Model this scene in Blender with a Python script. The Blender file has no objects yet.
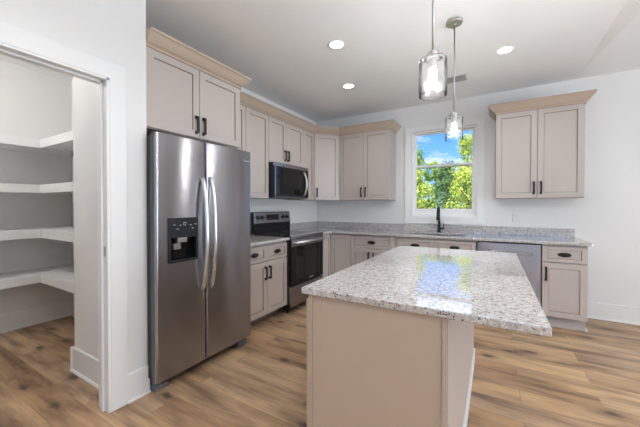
import bpy, bmesh, math, random
from mathutils import Vector, Matrix

# ------------------------------------------------------------------ camera, world, light, exposure
scene = bpy.context.scene
COL = scene.collection
PI = math.pi
R = math.radians

cam_data = bpy.data.cameras.new('camera')
cam = bpy.data.objects.new('camera', cam_data)
COL.objects.link(cam)
cam.location = (2.6983, -4.5090, 1.2793)
cam.rotation_euler = (R(90 - 0.539), 0, R(30.246))
cam_data.sensor_width = 36.0
cam_data.lens = 297.85 / 640 * 36.0
cam_data.shift_y = -4.409 / 640
cam_data.clip_start = 0.02
scene.camera = cam

vs = scene.view_settings
vs.view_transform = 'Standard'
vs.look = 'None'
vs.gamma = 1
vs.use_curve_mapping = False
vs.exposure = 0.44
scene.cycles.use_denoising = True
scene.cycles.max_bounces = 8
scene.cycles.diffuse_bounces = 5
scene.cycles.glossy_bounces = 4
scene.cycles.transparent_max_bounces = 16
scene.cycles.sample_clamp_indirect = 6
scene.cycles.caustics_reflective = False
scene.cycles.caustics_refractive = False

world = bpy.data.worlds.new('sky_world')
scene.world = world
world.use_nodes = True
wn, wl = world.node_tree.nodes, world.node_tree.links
wn.clear()
w_out = wn.new('ShaderNodeOutputWorld')
w_bg = wn.new('ShaderNodeBackground')
w_bg.inputs['Strength'].default_value = 1.5
wl.new(w_bg.outputs[0], w_out.inputs[0])
w_tc = wn.new('ShaderNodeTexCoord')
w_sep = wn.new('ShaderNodeSeparateXYZ')
wl.new(w_tc.outputs['Generated'], w_sep.inputs[0])
w_ramp = wn.new('ShaderNodeValToRGB')
w_ramp.color_ramp.elements[0].position = 0.0
w_ramp.color_ramp.elements[0].color = (0.22, 0.48, 0.86, 1)
w_ramp.color_ramp.elements[1].position = 0.32
w_ramp.color_ramp.elements[1].color = (0.03, 0.17, 0.62, 1)
wl.new(w_sep.outputs['Z'], w_ramp.inputs[0])
w_map = wn.new('ShaderNodeMapping')
w_map.inputs['Scale'].default_value = (2.6, 2.6, 9.0)
w_map.inputs['Location'].default_value = (0.35, 0.1, 0.55)
wl.new(w_tc.outputs['Generated'], w_map.inputs[0])
w_noise = wn.new('ShaderNodeTexNoise')
w_noise.inputs['Scale'].default_value = 1.6
w_noise.inputs['Detail'].default_value = 6
w_noise.inputs['Roughness'].default_value = 0.55
wl.new(w_map.outputs[0], w_noise.inputs['Vector'])
w_cr = wn.new('ShaderNodeValToRGB')
w_cr.color_ramp.elements[0].position = 0.55
w_cr.color_ramp.elements[0].color = (0, 0, 0, 1)
w_cr.color_ramp.elements[1].position = 0.68
w_cr.color_ramp.elements[1].color = (1, 1, 1, 1)
wl.new(w_noise.outputs['Fac'], w_cr.inputs[0])
w_mix = wn.new('ShaderNodeMixRGB')
w_mix.inputs['Color2'].default_value = (0.62, 0.60, 0.70, 1)
wl.new(w_cr.outputs[0], w_mix.inputs['Fac'])
wl.new(w_ramp.outputs[0], w_mix.inputs['Color1'])
w_deck = wn.new('ShaderNodeValToRGB')  # unseen bright cloud band added to whiten the island top's reflection
w_deck.color_ramp.elements[0].position = 0.255
w_deck.color_ramp.elements[0].color = (0, 0, 0, 1)
w_deck.color_ramp.elements[1].position = 0.32
w_deck.color_ramp.elements[1].color = (1, 1, 1, 1)
wl.new(w_sep.outputs['Z'], w_deck.inputs[0])
w_mix2 = wn.new('ShaderNodeMixRGB')
w_mix2.inputs['Color2'].default_value = (1.25, 1.3, 1.4, 1)
wl.new(w_deck.outputs[0], w_mix2.inputs['Fac'])
wl.new(w_mix.outputs[0], w_mix2.inputs['Color1'])
wl.new(w_mix2.outputs[0], w_bg.inputs['Color'])

sun_data = bpy.data.lights.new('sun', 'SUN')
sun_data.energy = 5.5
sun_data.angle = R(0.6)
sun_data.color = (1.0, 0.95, 0.84)
sun = bpy.data.objects.new('sun', sun_data)
COL.objects.link(sun)
sun.location = (-6, -10, 14)
sun.rotation_euler = Vector((0.30, 0.62, -0.72)).to_track_quat('-Z', 'Y').to_euler()


def area_light(name, loc, direction, sx, sy, power, color):
    d = bpy.data.lights.new(name, 'AREA')
    d.shape = 'RECTANGLE'
    d.size, d.size_y = sx, sy
    d.energy = power
    d.color = color
    o = bpy.data.objects.new(name, d)
    COL.objects.link(o)
    o.location = loc
    o.rotation_euler = Vector(direction).to_track_quat('-Z', 'Z').to_euler()
    return o


# area lamps added for daylight from unseen living-area glazing; low ones aim at ceiling
area_light('daylight_fill_right', (8.0, -3.2, 0.35), (-1, 0, 0.95), 3.6, 1.5, 190, (0.97, 0.98, 1.0))
area_light('daylight_right_near', (7.33, -4.15, 1.35), (-1, 0, 0.0), 1.1, 1.9, 30, (0.86, 0.93, 1.0))
area_light('daylight_right_far', (7.33, -2.25, 1.35), (-1, 0, 0.0), 1.1, 1.9, 30, (0.74, 0.87, 1.0))
area_light('daylight_fill_front', (3.2, -9.45, 0.35), (0, 1, 0.95), 3.8, 1.5, 60, (0.93, 0.96, 1.0))
CAN_POWER = 17
BULB_POWER = 15
UPLIGHT_POWER = 400
WARM = (1.0, 0.985, 0.96)


# ------------------------------------------------------------------ materials
def new_mat(name):
    m = bpy.data.materials.new(name)
    m.use_nodes = True
    nt = m.node_tree
    b = nt.nodes.get('Principled BSDF')
    return m, nt, b


def add(nt, kind, **kw):
    n = nt.nodes.new(kind)
    for k, v in kw.items():
        if k in n.inputs:
            n.inputs[k].default_value = v
        else:
            setattr(n, k, v)
    return n


def noise(nt, vec, scale, detail=4, rough=0.5, dist=0.0):
    n = nt.nodes.new('ShaderNodeTexNoise')
    n.inputs['Scale'].default_value = scale
    n.inputs['Detail'].default_value = detail
    n.inputs['Roughness'].default_value = rough
    n.inputs['Distortion'].default_value = dist
    if vec is not None:
        nt.links.new(vec, n.inputs['Vector'])
    return n


def ramp(nt, fac, stops, interp='LINEAR'):
    n = nt.nodes.new('ShaderNodeValToRGB')
    n.color_ramp.interpolation = interp
    e = n.color_ramp.elements
    while len(e) < len(stops):
        e.new(0.5)
    for el, (p, c) in zip(e, stops):
        el.position = p
        el.color = (*c, 1) if len(c) == 3 else c
    nt.links.new(fac, n.inputs[0])
    return n


def mix(nt, fac, a, b, mode='MIX'):
    n = nt.nodes.new('ShaderNodeMixRGB')
    n.blend_type = mode
    for key, v in (('Fac', fac), ('Color1', a), ('Color2', b)):
        if isinstance(v, (int, float)):
            n.inputs[key].default_value = v
        elif isinstance(v, tuple):
            n.inputs[key].default_value = (*v, 1) if len(v) == 3 else v
        else:
            nt.links.new(v, n.inputs[key])
    return n.outputs[0]


def position(nt):
    return nt.nodes.new('ShaderNodeNewGeometry').outputs['Position']


def mapped(nt, vec, scale=(1, 1, 1), loc=(0, 0, 0), rot=(0, 0, 0)):
    n = nt.nodes.new('ShaderNodeMapping')
    n.inputs['Scale'].default_value = scale
    n.inputs['Location'].default_value = loc
    n.inputs['Rotation'].default_value = rot
    nt.links.new(vec, n.inputs[0])
    return n.outputs[0]


def bump(nt, b, height, strength, dist=0.01):
    n = nt.nodes.new('ShaderNodeBump')
    n.inputs['Strength'].default_value = strength
    n.inputs['Distance'].default_value = dist
    nt.links.new(height, n.inputs['Height'])
    nt.links.new(n.outputs[0], b.inputs['Normal'])


def paint(name, col, rough=0.5, spec=0.5, var=0.03, bmp=0.0, scale=3.0):
    m, nt, b = new_mat(name)
    p = position(nt)
    n = noise(nt, p, scale, 3)
    lo = tuple(c * (1 - var) for c in col)
    hi = tuple(min(1, c * (1 + var)) for c in col)
    r = ramp(nt, n.outputs['Fac'], [(0.3, lo), (0.7, hi)])
    nt.links.new(r.outputs[0], b.inputs['Base Color'])
    b.inputs['Roughness'].default_value = rough
    b.inputs['Specular IOR Level'].default_value = spec
    if bmp:
        n2 = noise(nt, p, 260, 3)
        bump(nt, b, n2.outputs['Fac'], bmp, 0.002)
    return m


M = {}
M['wall'] = paint('wall_paint', (0.775, 0.77, 0.765), 0.6, 0.3, 0.008, 0.04)
M['ceiling'] = paint('ceiling_paint', (0.87, 0.87, 0.87), 0.9, 0.1, 0.01, 0.05)
M['trim'] = paint('white_trim_paint', (0.815, 0.815, 0.815), 0.35, 0.5, 0.005)
M['shelf'] = paint('white_shelf_paint', (0.84, 0.84, 0.84), 0.45, 0.4, 0.01)
M['vinyl'] = paint('window_vinyl', (0.88, 0.88, 0.89), 0.35, 0.5, 0.005)
M['cab'] = paint('cabinet_paint', (0.465, 0.412, 0.385), 0.38, 0.45, 0.015)
M['cabtrim'] = paint('cabinet_trim_paint', (0.47, 0.375, 0.295), 0.42, 0.4, 0.015)
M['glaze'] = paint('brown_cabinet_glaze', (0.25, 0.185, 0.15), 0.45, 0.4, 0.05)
M['groove'] = paint('cabinet_inside', (0.20, 0.15, 0.12), 0.7, 0.2, 0.02)
M['toe'] = paint('toe_kick_paint', (0.50, 0.47, 0.45), 0.5, 0.3, 0.02)
M['black'] = paint('black_hardware', (0.009, 0.008, 0.008), 0.42, 0.3, 0.05)
M['blackplastic'] = paint('black_plastic', (0.012, 0.013, 0.017), 0.38, 0.3, 0.05)
M['darkgrey'] = paint('dark_grey_steel', (0.075, 0.075, 0.08), 0.45, 0.5, 0.05)
M['footgrey'] = paint('grey_plastic', (0.16, 0.165, 0.18), 0.5, 0.4, 0.05)
M['outlet'] = paint('outlet_plastic', (0.74, 0.74, 0.75), 0.35, 0.5, 0.005)
M['slot'] = paint('outlet_slot', (0.12, 0.12, 0.12), 0.5, 0.5, 0.005)
M['toedark'] = paint('shaded_toe_board', (0.26, 0.24, 0.225), 0.5, 0.3, 0.02)  # toe paint darkened to carry the shade of the recess
M['ventgrey'] = paint('vent_grey', (0.32, 0.32, 0.32), 0.5, 0.4, 0.02)
M['bark'] = paint('tree_bark', (0.13, 0.09, 0.06), 0.9, 0.2, 0.3, scale=14)


def metal(name, col, rough, aniso=0.0, streak=0.0):
    m, nt, b = new_mat(name)
    b.inputs['Metallic'].default_value = 1.0
    b.inputs['Base Color'].default_value = (*col, 1)
    b.inputs['Roughness'].default_value = rough
    if streak:
        p = mapped(nt, position(nt), (3, 3, 900))
        n = noise(nt, p, 1.0, 3)
        r = ramp(nt, n.outputs['Fac'], [(0.3, tuple(c * (1 - streak) for c in col)), (0.7, tuple(c * (1 + streak) for c in col))])
        nt.links.new(r.outputs[0], b.inputs['Base Color'])
    if aniso:
        b.inputs['Anisotropic'].default_value = aniso
        b.inputs['Anisotropic Rotation'].default_value = 0.25
        t = nt.nodes.new('ShaderNodeTangent')
        t.direction_type = 'RADIAL'
        t.axis = 'Z'
        nt.links.new(t.outputs[0], b.inputs['Tangent'])
    return m


M['steel'] = metal('brushed_stainless_steel', (0.375, 0.37, 0.395), 0.25, 0.85, 0.05)
M['handle_steel'] = metal('satin_aluminium', (0.78, 0.79, 0.81), 0.28)
M['nickel'] = metal('brushed_nickel', (0.50, 0.48, 0.46), 0.32)
M['sinksteel'] = metal('sink_steel', (0.45, 0.45, 0.46), 0.3)

m, nt, b = new_mat('black_glass')
b.inputs['Base Color'].default_value = (0.006, 0.006, 0.007, 1)
b.inputs['Roughness'].default_value = 0.04
b.inputs['Specular IOR Level'].default_value = 0.3
n = noise(nt, position(nt), 5, 2)
r = ramp(nt, n.outputs['Fac'], [(0.3, (0.005, 0.005, 0.006)), (0.7, (0.008, 0.008, 0.009))])
nt.links.new(r.outputs[0], b.inputs['Base Color'])
M['blackglass'] = m

m, nt, b = new_mat('oven_window_glass')
n = noise(nt, position(nt), 60, 2)
r = ramp(nt, n.outputs['Fac'], [(0.3, (0.005, 0.0045, 0.004)), (0.7, (0.008, 0.007, 0.006))])
nt.links.new(r.outputs[0], b.inputs['Base Color'])
b.inputs['Roughness'].default_value = 0.07
M['ovenwindow'] = m


def emitter(name, col, strength):
    m, nt, b = new_mat(name)
    b.inputs['Base Color'].default_value = (0.8, 0.8, 0.8, 1)
    b.inputs['Emission Color'].default_value = (*col, 1)
    b.inputs['Emission Strength'].default_value = strength
    return m


M['lens'] = emitter('lamp_lens', WARM, 9)
M['bulb'] = emitter('glowing_bulb', (1.0, 0.97, 0.92), 9)
M['digits'] = emitter('display_digits', (0.75, 0.9, 1.0), 0.5)


def thin_glass(name, tint, ior, rough=0.0, ripple=0.0, haze=0.0):
    m = bpy.data.materials.new(name)
    m.use_nodes = True
    nt = m.node_tree
    nt.nodes.clear()
    out = nt.nodes.new('ShaderNodeOutputMaterial')
    tr = nt.nodes.new('ShaderNodeBsdfTransparent')
    tr.inputs[0].default_value = (*tint, 1)
    gl = nt.nodes.new('ShaderNodeBsdfGlossy')
    gl.inputs['Roughness'].default_value = rough
    fr = nt.nodes.new('ShaderNodeFresnel')
    fr.inputs['IOR'].default_value = ior
    mx = nt.nodes.new('ShaderNodeMixShader')
    nt.links.new(fr.outputs[0], mx.inputs[0])
    nt.links.new(tr.outputs[0], mx.inputs[1])
    nt.links.new(gl.outputs[0], mx.inputs[2])
    last = mx.outputs[0]
    if ripple:
        n = noise(nt, mapped(nt, position(nt), (60, 60, 8)), 1.0, 2)
        bp = nt.nodes.new('ShaderNodeBump')
        bp.inputs['Strength'].default_value = ripple
        bp.inputs['Distance'].default_value = 0.004
        nt.links.new(n.outputs['Fac'], bp.inputs['Height'])
        nt.links.new(bp.outputs[0], gl.inputs['Normal'])
        nt.links.new(bp.outputs[0], fr.inputs['Normal'])
    if haze:
        df = nt.nodes.new('ShaderNodeBsdfTranslucent')
        df.inputs[0].default_value = (0.95, 0.95, 0.95, 1)
        m2 = nt.nodes.new('ShaderNodeMixShader')
        m2.inputs[0].default_value = haze
        nt.links.new(last, m2.inputs[1])
        nt.links.new(df.outputs[0], m2.inputs[2])
        last = m2.outputs[0]
    nt.links.new(last, out.inputs[0])
    return m


M['pane'] = thin_glass('window_glass', (0.97, 0.985, 0.98), 1.3)
M['shade'] = thin_glass('clear_ribbed_glass', (0.97, 0.97, 0.97), 1.16, 0.03, 0.35, 0.004)

# granite: white and grey crystal mix with tan clouds and black flecks
m, nt, b = new_mat('speckled_granite')
p = position(nt)
warp = mapped(nt, p, (1, 1, 1), (0.3, 0.1, 0.0))
n1 = noise(nt, warp, 55, 5, 0.7, 0.4)
base = ramp(nt, n1.outputs['Fac'], [(0.32, (0.22, 0.18, 0.155)), (0.42, (0.42, 0.375, 0.33)), (0.47, (0.45, 0.435, 0.435)), (0.60, (0.55, 0.54, 0.555))])
n2 = noise(nt, mapped(nt, p, (1, 1, 1), (7, 3, 2)), 85, 4, 0.7, 0.8)
grey = ramp(nt, n2.outputs['Fac'], [(0.56, (0, 0, 0)), (0.64, (1, 1, 1))])
c1 = mix(nt, grey.outputs[0], base.outputs[0], (0.34, 0.31, 0.29))
n3 = noise(nt, mapped(nt, p, (1, 1, 1), (1, 9, 4)), 75, 3, 0.6, 1.0)
wht = ramp(nt, n3.outputs['Fac'], [(0.55, (0, 0, 0)), (0.62, (1, 1, 1))])
c2 = mix(nt, wht.outputs[0], c1, (0.66, 0.65, 0.65))
v = nt.nodes.new('ShaderNodeTexVoronoi')
v.inputs['Scale'].default_value = 115
v.inputs['Randomness'].default_value = 1.0
nt.links.new(mapped(nt, p, (1, 1, 1), (2, 2, 2)), v.inputs['Vector'])
vs_ = nt.nodes.new('ShaderNodeSeparateXYZ')
nt.links.new(v.outputs['Color'], vs_.inputs[0])
pick = ramp(nt, vs_.outputs['X'], [(0.78, (0, 0, 0)), (0.80, (1, 1, 1))])
core = ramp(nt, v.outputs['Distance'], [(0.36, (1, 1, 1)), (0.55, (0, 0, 0))])
patch = noise(nt, p, 11, 2)
patchr = ramp(nt, patch.outputs['Fac'], [(0.38, (0.3, 0.3, 0.3)), (0.52, (1, 1, 1))])
f1 = mix(nt, 1.0, pick.outputs[0], core.outputs[0], 'MULTIPLY')
f2 = mix(nt, 1.0, f1, patchr.outputs[0], 'MULTIPLY')
c3 = mix(nt, f2, c2, (0.035, 0.03, 0.03))
nt.links.new(c3, b.inputs['Base Color'])
b.inputs['Roughness'].default_value = 0.035
b.inputs['IOR'].default_value = 2.3
M['granite'] = m

# oak plank floor, boards running left to right
m, nt, b = new_mat('oak_plank_floor')
p = position(nt)
bv = mapped(nt, p, (1, 1, 1), (0.35, 0.07, 0))
br = nt.nodes.new('ShaderNodeTexBrick')
br.offset = 0.37
br.offset_frequency = 2
br.inputs['Color1'].default_value = (0, 0, 0, 1)
br.inputs['Color2'].default_value = (1, 1, 1, 1)
br.inputs['Mortar'].default_value = (0.5, 0.5, 0.5, 1)
br.inputs['Scale'].default_value = 1.0
br.inputs['Mortar Size'].default_value = 0.0014
br.inputs['Mortar Smooth'].default_value = 0.1
br.inputs['Brick Width'].default_value = 1.22
br.inputs['Row Height'].default_value = 0.178
nt.links.new(bv, br.inputs['Vector'])
rnd = nt.nodes.new('ShaderNodeSeparateXYZ')
nt.links.new(br.outputs['Color'], rnd.inputs[0])


def noise4(vec, scale, detail, rough, dist, w):
    n = nt.nodes.new('ShaderNodeTexNoise')
    n.noise_dimensions = '4D'
    n.inputs['Scale'].default_value = scale
    n.inputs['Detail'].default_value = detail
    n.inputs['Roughness'].default_value = rough
    n.inputs['Distortion'].default_value = dist
    nt.links.new(vec, n.inputs['Vector'])
    mlt = nt.nodes.new('ShaderNodeMath')
    mlt.operation = 'MULTIPLY'
    mlt.inputs[1].default_value = w
    nt.links.new(rnd.outputs['X'], mlt.inputs[0])
    nt.links.new(mlt.outputs[0], n.inputs['W'])
    return n


tone = ramp(nt, rnd.outputs['X'], [(0.0, (0.36, 0.225, 0.13)), (0.35, (0.48, 0.325, 0.19)), (0.7, (0.37, 0.25, 0.165)), (1.0, (0.56, 0.395, 0.235))])
broad = noise4(mapped(nt, p, (0.9, 5.5, 1)), 1.6, 3, 0.55, 0.6, 37.0)
broadr = ramp(nt, broad.outputs['Fac'], [(0.33, (0.44, 0.40, 0.40)), (0.5, (1.0, 1.0, 1.0)), (0.66, (1.32, 1.30, 1.22))])
c = mix(nt, 1.0, tone.outputs[0], broadr.outputs[0], 'MULTIPLY')
grain = noise4(mapped(nt, p, (2.2, 42, 1)), 2.2, 5, 0.65, 0.5, 91.0)
grainr = ramp(nt, grain.outputs['Fac'], [(0.30, (0.66, 0.62, 0.60)), (0.52, (1, 1, 1)), (0.75, (1.08, 1.08, 1.08))])
c = mix(nt, 0.75, c, grainr.outputs[0], 'MULTIPLY')
kv = nt.nodes.new('ShaderNodeTexVoronoi')
kv.voronoi_dimensions = '2D'
kv.inputs['Scale'].default_value = 1.0
nt.links.new(mapped(nt, p, (2.0, 4.2, 1), (0.2, 0.4, 0)), kv.inputs['Vector'])
ks = nt.nodes.new('ShaderNodeSeparateXYZ')
nt.links.new(kv.outputs['Color'], ks.inputs[0])
kp = ramp(nt, ks.outputs['Y'], [(0.38, (0, 0, 0)), (0.42, (1, 1, 1))])
kd = nt.nodes.new('ShaderNodeMath')
kd.operation = 'ADD'
kn = noise(nt, mapped(nt, p, (9, 22, 1)), 2.0, 3)
kn2 = nt.nodes.new('ShaderNodeMath')
kn2.operation = 'MULTIPLY'
kn2.inputs[1].default_value = 0.16
nt.links.new(kn.outputs['Fac'], kn2.inputs[0])
nt.links.new(kv.outputs['Distance'], kd.inputs[0])
nt.links.new(kn2.outputs[0], kd.inputs[1])
kr = ramp(nt, kd.outputs[0], [(0.125, (1, 1, 1)), (0.165, (0.7, 0.7, 0.7)), (0.22, (0.25, 0.25, 0.25)), (0.40, (0, 0, 0))])
kf = mix(nt, 1.0, kp.outputs[0], kr.outputs[0], 'MULTIPLY')
c = mix(nt, kf, c, (0.085, 0.05, 0.032))
mo = nt.nodes.new('ShaderNodeMath')
mo.operation = 'MULTIPLY'
mo.inputs[1].default_value = 0.55
nt.links.new(br.outputs['Fac'], mo.inputs[0])
c = mix(nt, mo.outputs[0], c, (0.10, 0.065, 0.04))
nt.links.new(c, b.inputs['Base Color'])
b.inputs['Roughness'].default_value = 0.42
b.inputs['Specular IOR Level'].default_value = 0.4
bump(nt, b, grain.outputs['Fac'], 0.06, 0.003)
M['floor'] = m

m, nt, b = new_mat('lawn')
n = noise(nt, position(nt), 5, 6)
r = ramp(nt, n.outputs['Fac'], [(0.3, (0.05, 0.10, 0.02)), (0.7, (0.16, 0.24, 0.06))])
nt.links.new(r.outputs[0], b.inputs['Base Color'])
b.inputs['Roughness'].default_value = 0.9
M['lawn'] = m


def leaf_mat(name, stops):
    m, nt, b = new_mat(name)
    g = nt.nodes.new('ShaderNodeNewGeometry')
    r = ramp(nt, g.outputs['Random Per Island'], stops)
    nt.links.new(r.outputs[0], b.inputs['Base Color'])
    b.inputs['Roughness'].default_value = 0.55
    b.inputs['Specular IOR Level'].default_value = 0.3
    b.inputs['Transmission Weight'].default_value = 0.0
    tl = nt.nodes.new('ShaderNodeBsdfTranslucent')
    nt.links.new(r.outputs[0], tl.inputs[0])
    mx = nt.nodes.new('ShaderNodeMixShader')
    mx.inputs[0].default_value = 0.35
    out = [x for x in nt.nodes if x.type == 'OUTPUT_MATERIAL'][0]
    nt.links.new(b.outputs[0], mx.inputs[1])
    nt.links.new(tl.outputs[0], mx.inputs[2])
    nt.links.new(mx.outputs[0], out.inputs[0])
    return m


M['leaf_yellow'] = leaf_mat('yellow_green_leaves', [(0.0, (0.05, 0.14, 0.05)), (0.35, (0.28, 0.42, 0.06)), (0.75, (0.68, 0.72, 0.12)), (1.0, (0.85, 0.72, 0.20))])
M['leaf_dark'] = leaf_mat('dark_green_leaves', [(0.0, (0.03, 0.09, 0.05)), (0.6, (0.10, 0.22, 0.09)), (1.0, (0.32, 0.42, 0.12))])
M['leaf_mid'] = leaf_mat('mid_green_leaves', [(0.0, (0.06, 0.16, 0.06)), (0.5, (0.24, 0.40, 0.09)), (1.0, (0.60, 0.62, 0.20))])


# ------------------------------------------------------------------ object helpers
def link_mesh(name, verts, faces, mat, parent=None, smooth=False, bevel=0.0, seg=1, angle=30):
    me = bpy.data.meshes.new(name)
    me.from_pydata([tuple(v) for v in verts], [], faces)
    bm = bmesh.new()
    bm.from_mesh(me)
    bmesh.ops.recalc_face_normals(bm, faces=bm.faces)
    bm.to_mesh(me)
    bm.free()
    if smooth:
        me.polygons.foreach_set('use_smooth', [True] * len(me.polygons))
    me.materials.append(M[mat] if isinstance(mat, str) else mat)
    o = bpy.data.objects.new(name, me)
    COL.objects.link(o)
    o.parent = parent
    if bevel:
        md = o.modifiers.new('bevel', 'BEVEL')
        md.width = bevel
        md.segments = seg
        md.limit_method = 'ANGLE'
        md.angle_limit = R(angle)
    return o


class MB:
    """collects shapes for ONE mesh"""

    def __init__(self):
        self.v, self.f = [], []

    def raw(self, verts, faces):
        n = len(self.v)
        self.v += [tuple(p) for p in verts]
        self.f += [tuple(i + n for i in f) for f in faces]
        return self

    def box(self, x0, x1, y0, y1, z0, z1):
        vs = [(x0, y0, z0), (x1, y0, z0), (x1, y1, z0), (x0, y1, z0), (x0, y0, z1), (x1, y0, z1), (x1, y1, z1), (x0, y1, z1)]
        return self.raw(vs, [(0, 3, 2, 1), (4, 5, 6, 7), (0, 1, 5, 4), (1, 2, 6, 5), (2, 3, 7, 6), (3, 0, 4, 7)])

    def prism(self, poly, z0, z1):
        n = len(poly)
        vs = [(x, y, z0) for x, y in poly] + [(x, y, z1) for x, y in poly]
        fs = [tuple(range(n))[::-1], tuple(range(n, 2 * n))] + [(i, (i + 1) % n, n + (i + 1) % n, n + i) for i in range(n)]
        return self.raw(vs, fs)

    def lathe(self, prof, cx=0, cy=0, cz=0, n=24, axis='z', cap=True):
        vs, fs = [], []
        for r, h in prof:
            for i in range(n):
                a = 2 * PI * i / n
                p = (r * math.cos(a), r * math.sin(a), h)
                if axis == 'y':
                    p = (p[0], -p[2], p[1])
                elif axis == 'x':
                    p = (p[2], p[0], p[1])
                vs.append((cx + p[0], cy + p[1], cz + p[2]))
        m_ = len(prof)
        for j in range(m_ - 1):
            for i in range(n):
                k = (i + 1) % n
                fs.append((j * n + i, j * n + k, (j + 1) * n + k, (j + 1) * n + i))
        if cap:
            fs.append(tuple(range(n))[::-1])
            fs.append(tuple((m_ - 1) * n + i for i in range(n)))
        return self.raw(vs, fs)

    def tube(self, pts, r, n=10, sx=1.0):
        """sweep an (elliptical) section along pts; r a number or a list"""
        pts = [Vector(p) for p in pts]
        rs = r if isinstance(r, (list, tuple)) else [r] * len(pts)
        vs, fs = [], []
        t0 = (pts[1] - pts[0]).normalized()
        ref = Vector((1, 0, 0)) if abs(t0.x) < 0.9 else Vector((0, 1, 0))
        for j, p in enumerate(pts):
            if j == 0:
                t = t0
            elif j == len(pts) - 1:
                t = (pts[j] - pts[j - 1]).normalized()
            else:
                t = (pts[j + 1] - pts[j - 1]).normalized()
            a = (ref - t * ref.dot(t)).normalized()
            c_ = t.cross(a)
            for i in range(n):
                an = 2 * PI * i / n
                vs.append(p + a * rs[j] * sx * math.cos(an) + c_ * rs[j] * math.sin(an))
        for j in range(len(pts) - 1):
            for i in range(n):
                k = (i + 1) % n
                fs.append((j * n + i, j * n + k, (j + 1) * n + k, (j + 1) * n + i))
        fs.append(tuple(range(n))[::-1])
        fs.append(tuple((len(pts) - 1) * n + i for i in range(n)))
        return self.raw(vs, fs)

    def cells(self, us, vs_, w0, w1, hole, plane='xz'):
        """a slab made of grid cells us x vs_, thickness w0..w1, without the cells for which hole(uc, vc) is true"""
        idx, verts, faces = {}, [], []

        def P(i, j, k):
            key = (i, j, k)
            if key not in idx:
                idx[key] = len(verts)
                u, v_, w = us[i], vs_[j], (w0, w1)[k]
                verts.append({'xz': (u, w, v_), 'yz': (w, u, v_), 'xy': (u, v_, w)}[plane])
            return idx[key]
        nu, nv = len(us) - 1, len(vs_) - 1
        fill = [[not hole((us[i] + us[i + 1]) / 2, (vs_[j] + vs_[j + 1]) / 2) for j in range(nv)] for i in range(nu)]
        F = lambda i, j: 0 <= i < nu and 0 <= j < nv and fill[i][j]
        for i in range(nu):
            for j in range(nv):
                if not F(i, j):
                    continue
                faces.append((P(i, j, 0), P(i + 1, j, 0), P(i + 1, j + 1, 0), P(i, j + 1, 0)))
                faces.append((P(i, j, 1), P(i, j + 1, 1), P(i + 1, j + 1, 1), P(i + 1, j, 1)))
                if not F(i - 1, j):
                    faces.append((P(i, j, 0), P(i, j + 1, 0), P(i, j + 1, 1), P(i, j, 1)))
                if not F(i + 1, j):
                    faces.append((P(i + 1, j, 0), P(i + 1, j, 1), P(i + 1, j + 1, 1), P(i + 1, j + 1, 0)))
                if not F(i, j - 1):
                    faces.append((P(i, j, 0), P(i, j, 1), P(i + 1, j, 1), P(i + 1, j, 0)))
                if not F(i, j + 1):
                    faces.append((P(i, j + 1, 0), P(i + 1, j + 1, 0), P(i + 1, j + 1, 1), P(i, j + 1, 1)))
        return self.raw(verts, faces)

    def build(self, name, mat, parent=None, **kw):
        return link_mesh(name, self.v, self.f, mat, parent, **kw)


def props(o, label=None, cat=None, group=None, kind=None):
    if label:
        o['label'] = label
    if cat:
        o['category'] = cat
    if group:
        o['group'] = group
    if kind:
        o['kind'] = kind
    return o


def thing(name, label, cat, loc=(0, 0, 0), rz=0.0, group=None):
    o = bpy.data.objects.new(name, None)
    COL.objects.link(o)
    o.empty_display_size = 0.1
    o.location = loc
    o.rotation_euler = (0, 0, R(rz))
    return props(o, label, cat, group)


def struct(name, mb, mat, label=None, parent=None, **kw):
    o = mb.build(name, mat, parent, **kw)
    if parent is None:
        o['kind'] = 'structure'
    if label:
        o['label'] = label
    return o


def text(name, body, size, mat, parent, loc, rot, extr=0.0006, align='CENTER'):
    cu = bpy.data.curves.new(name, 'FONT')
    cu.body = body
    cu.size = size
    cu.extrude = extr
    cu.align_x = align
    cu.align_y = 'CENTER'
    tmp = bpy.data.objects.new(name + '_tmp', cu)
    COL.objects.link(tmp)
    dg = bpy.context.evaluated_depsgraph_get()
    me = bpy.data.meshes.new_from_object(tmp.evaluated_get(dg))
    bpy.data.objects.remove(tmp)
    me.materials.clear()
    me.materials.append(M[mat])
    o = bpy.data.objects.new(name, me)
    COL.objects.link(o)
    o.parent = parent
    o.location = loc
    o.rotation_euler = rot
    return o


# ------------------------------------------------------------------ the setting
H = 2.755
HT = 3.60
XR, YF = 7.2, -8.6

struct('floor', MB().box(-1.75, XR + .15, YF - .15, 0.0, -0.10, 0.0), 'floor', 'light brown knotty oak plank floor running left to right')
# back wall with the window over the sink
WX0, WX1, WZ0, WZ1 = 1.640, 2.500, 1.135, 2.375
struct('wall_back', MB().cells([-1.75, WX0, WX1, XR + .15], [-0.1, WZ0, WZ1, HT], 0.0, 0.15, lambda u, v: WX0 < u < WX1 and WZ0 < v < WZ1), 'wall', 'white wall behind the sink run')
struct('wall_left', MB().box(-0.12, 0.0, -3.34, 0.0, 0, HT), 'wall', 'white wall behind the range and fridge')
# return wall beside the fridge, and the pantry front wall with its doorway
struct('wall_return', MB().box(-0.12, 0.54, -3.475, -3.34, 0, HT), 'wall', 'short white wall between fridge and pantry')
struct('wall_pantry_front', MB().cells([YF, -4.50, -3.57, -3.34], [0, 2.07, HT], 0.545, 0.64, lambda u, v: -4.5 < u < -3.57 and v < 2.07, 'yz'), 'wall', 'white wall with the pantry doorway')
struct('wall_pantry_back', MB().box(-1.75, -1.60, -5.2, 0.0, 0, HT), 'wall')
struct('wall_pantry_side', MB().box(-1.60, -0.12, -2.95, -2.83, 0, HT), 'wall')
struct('wall_pantry_near', MB().box(-1.60, 0.50, -5.2, -5.05, 0, HT), 'wall')
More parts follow.
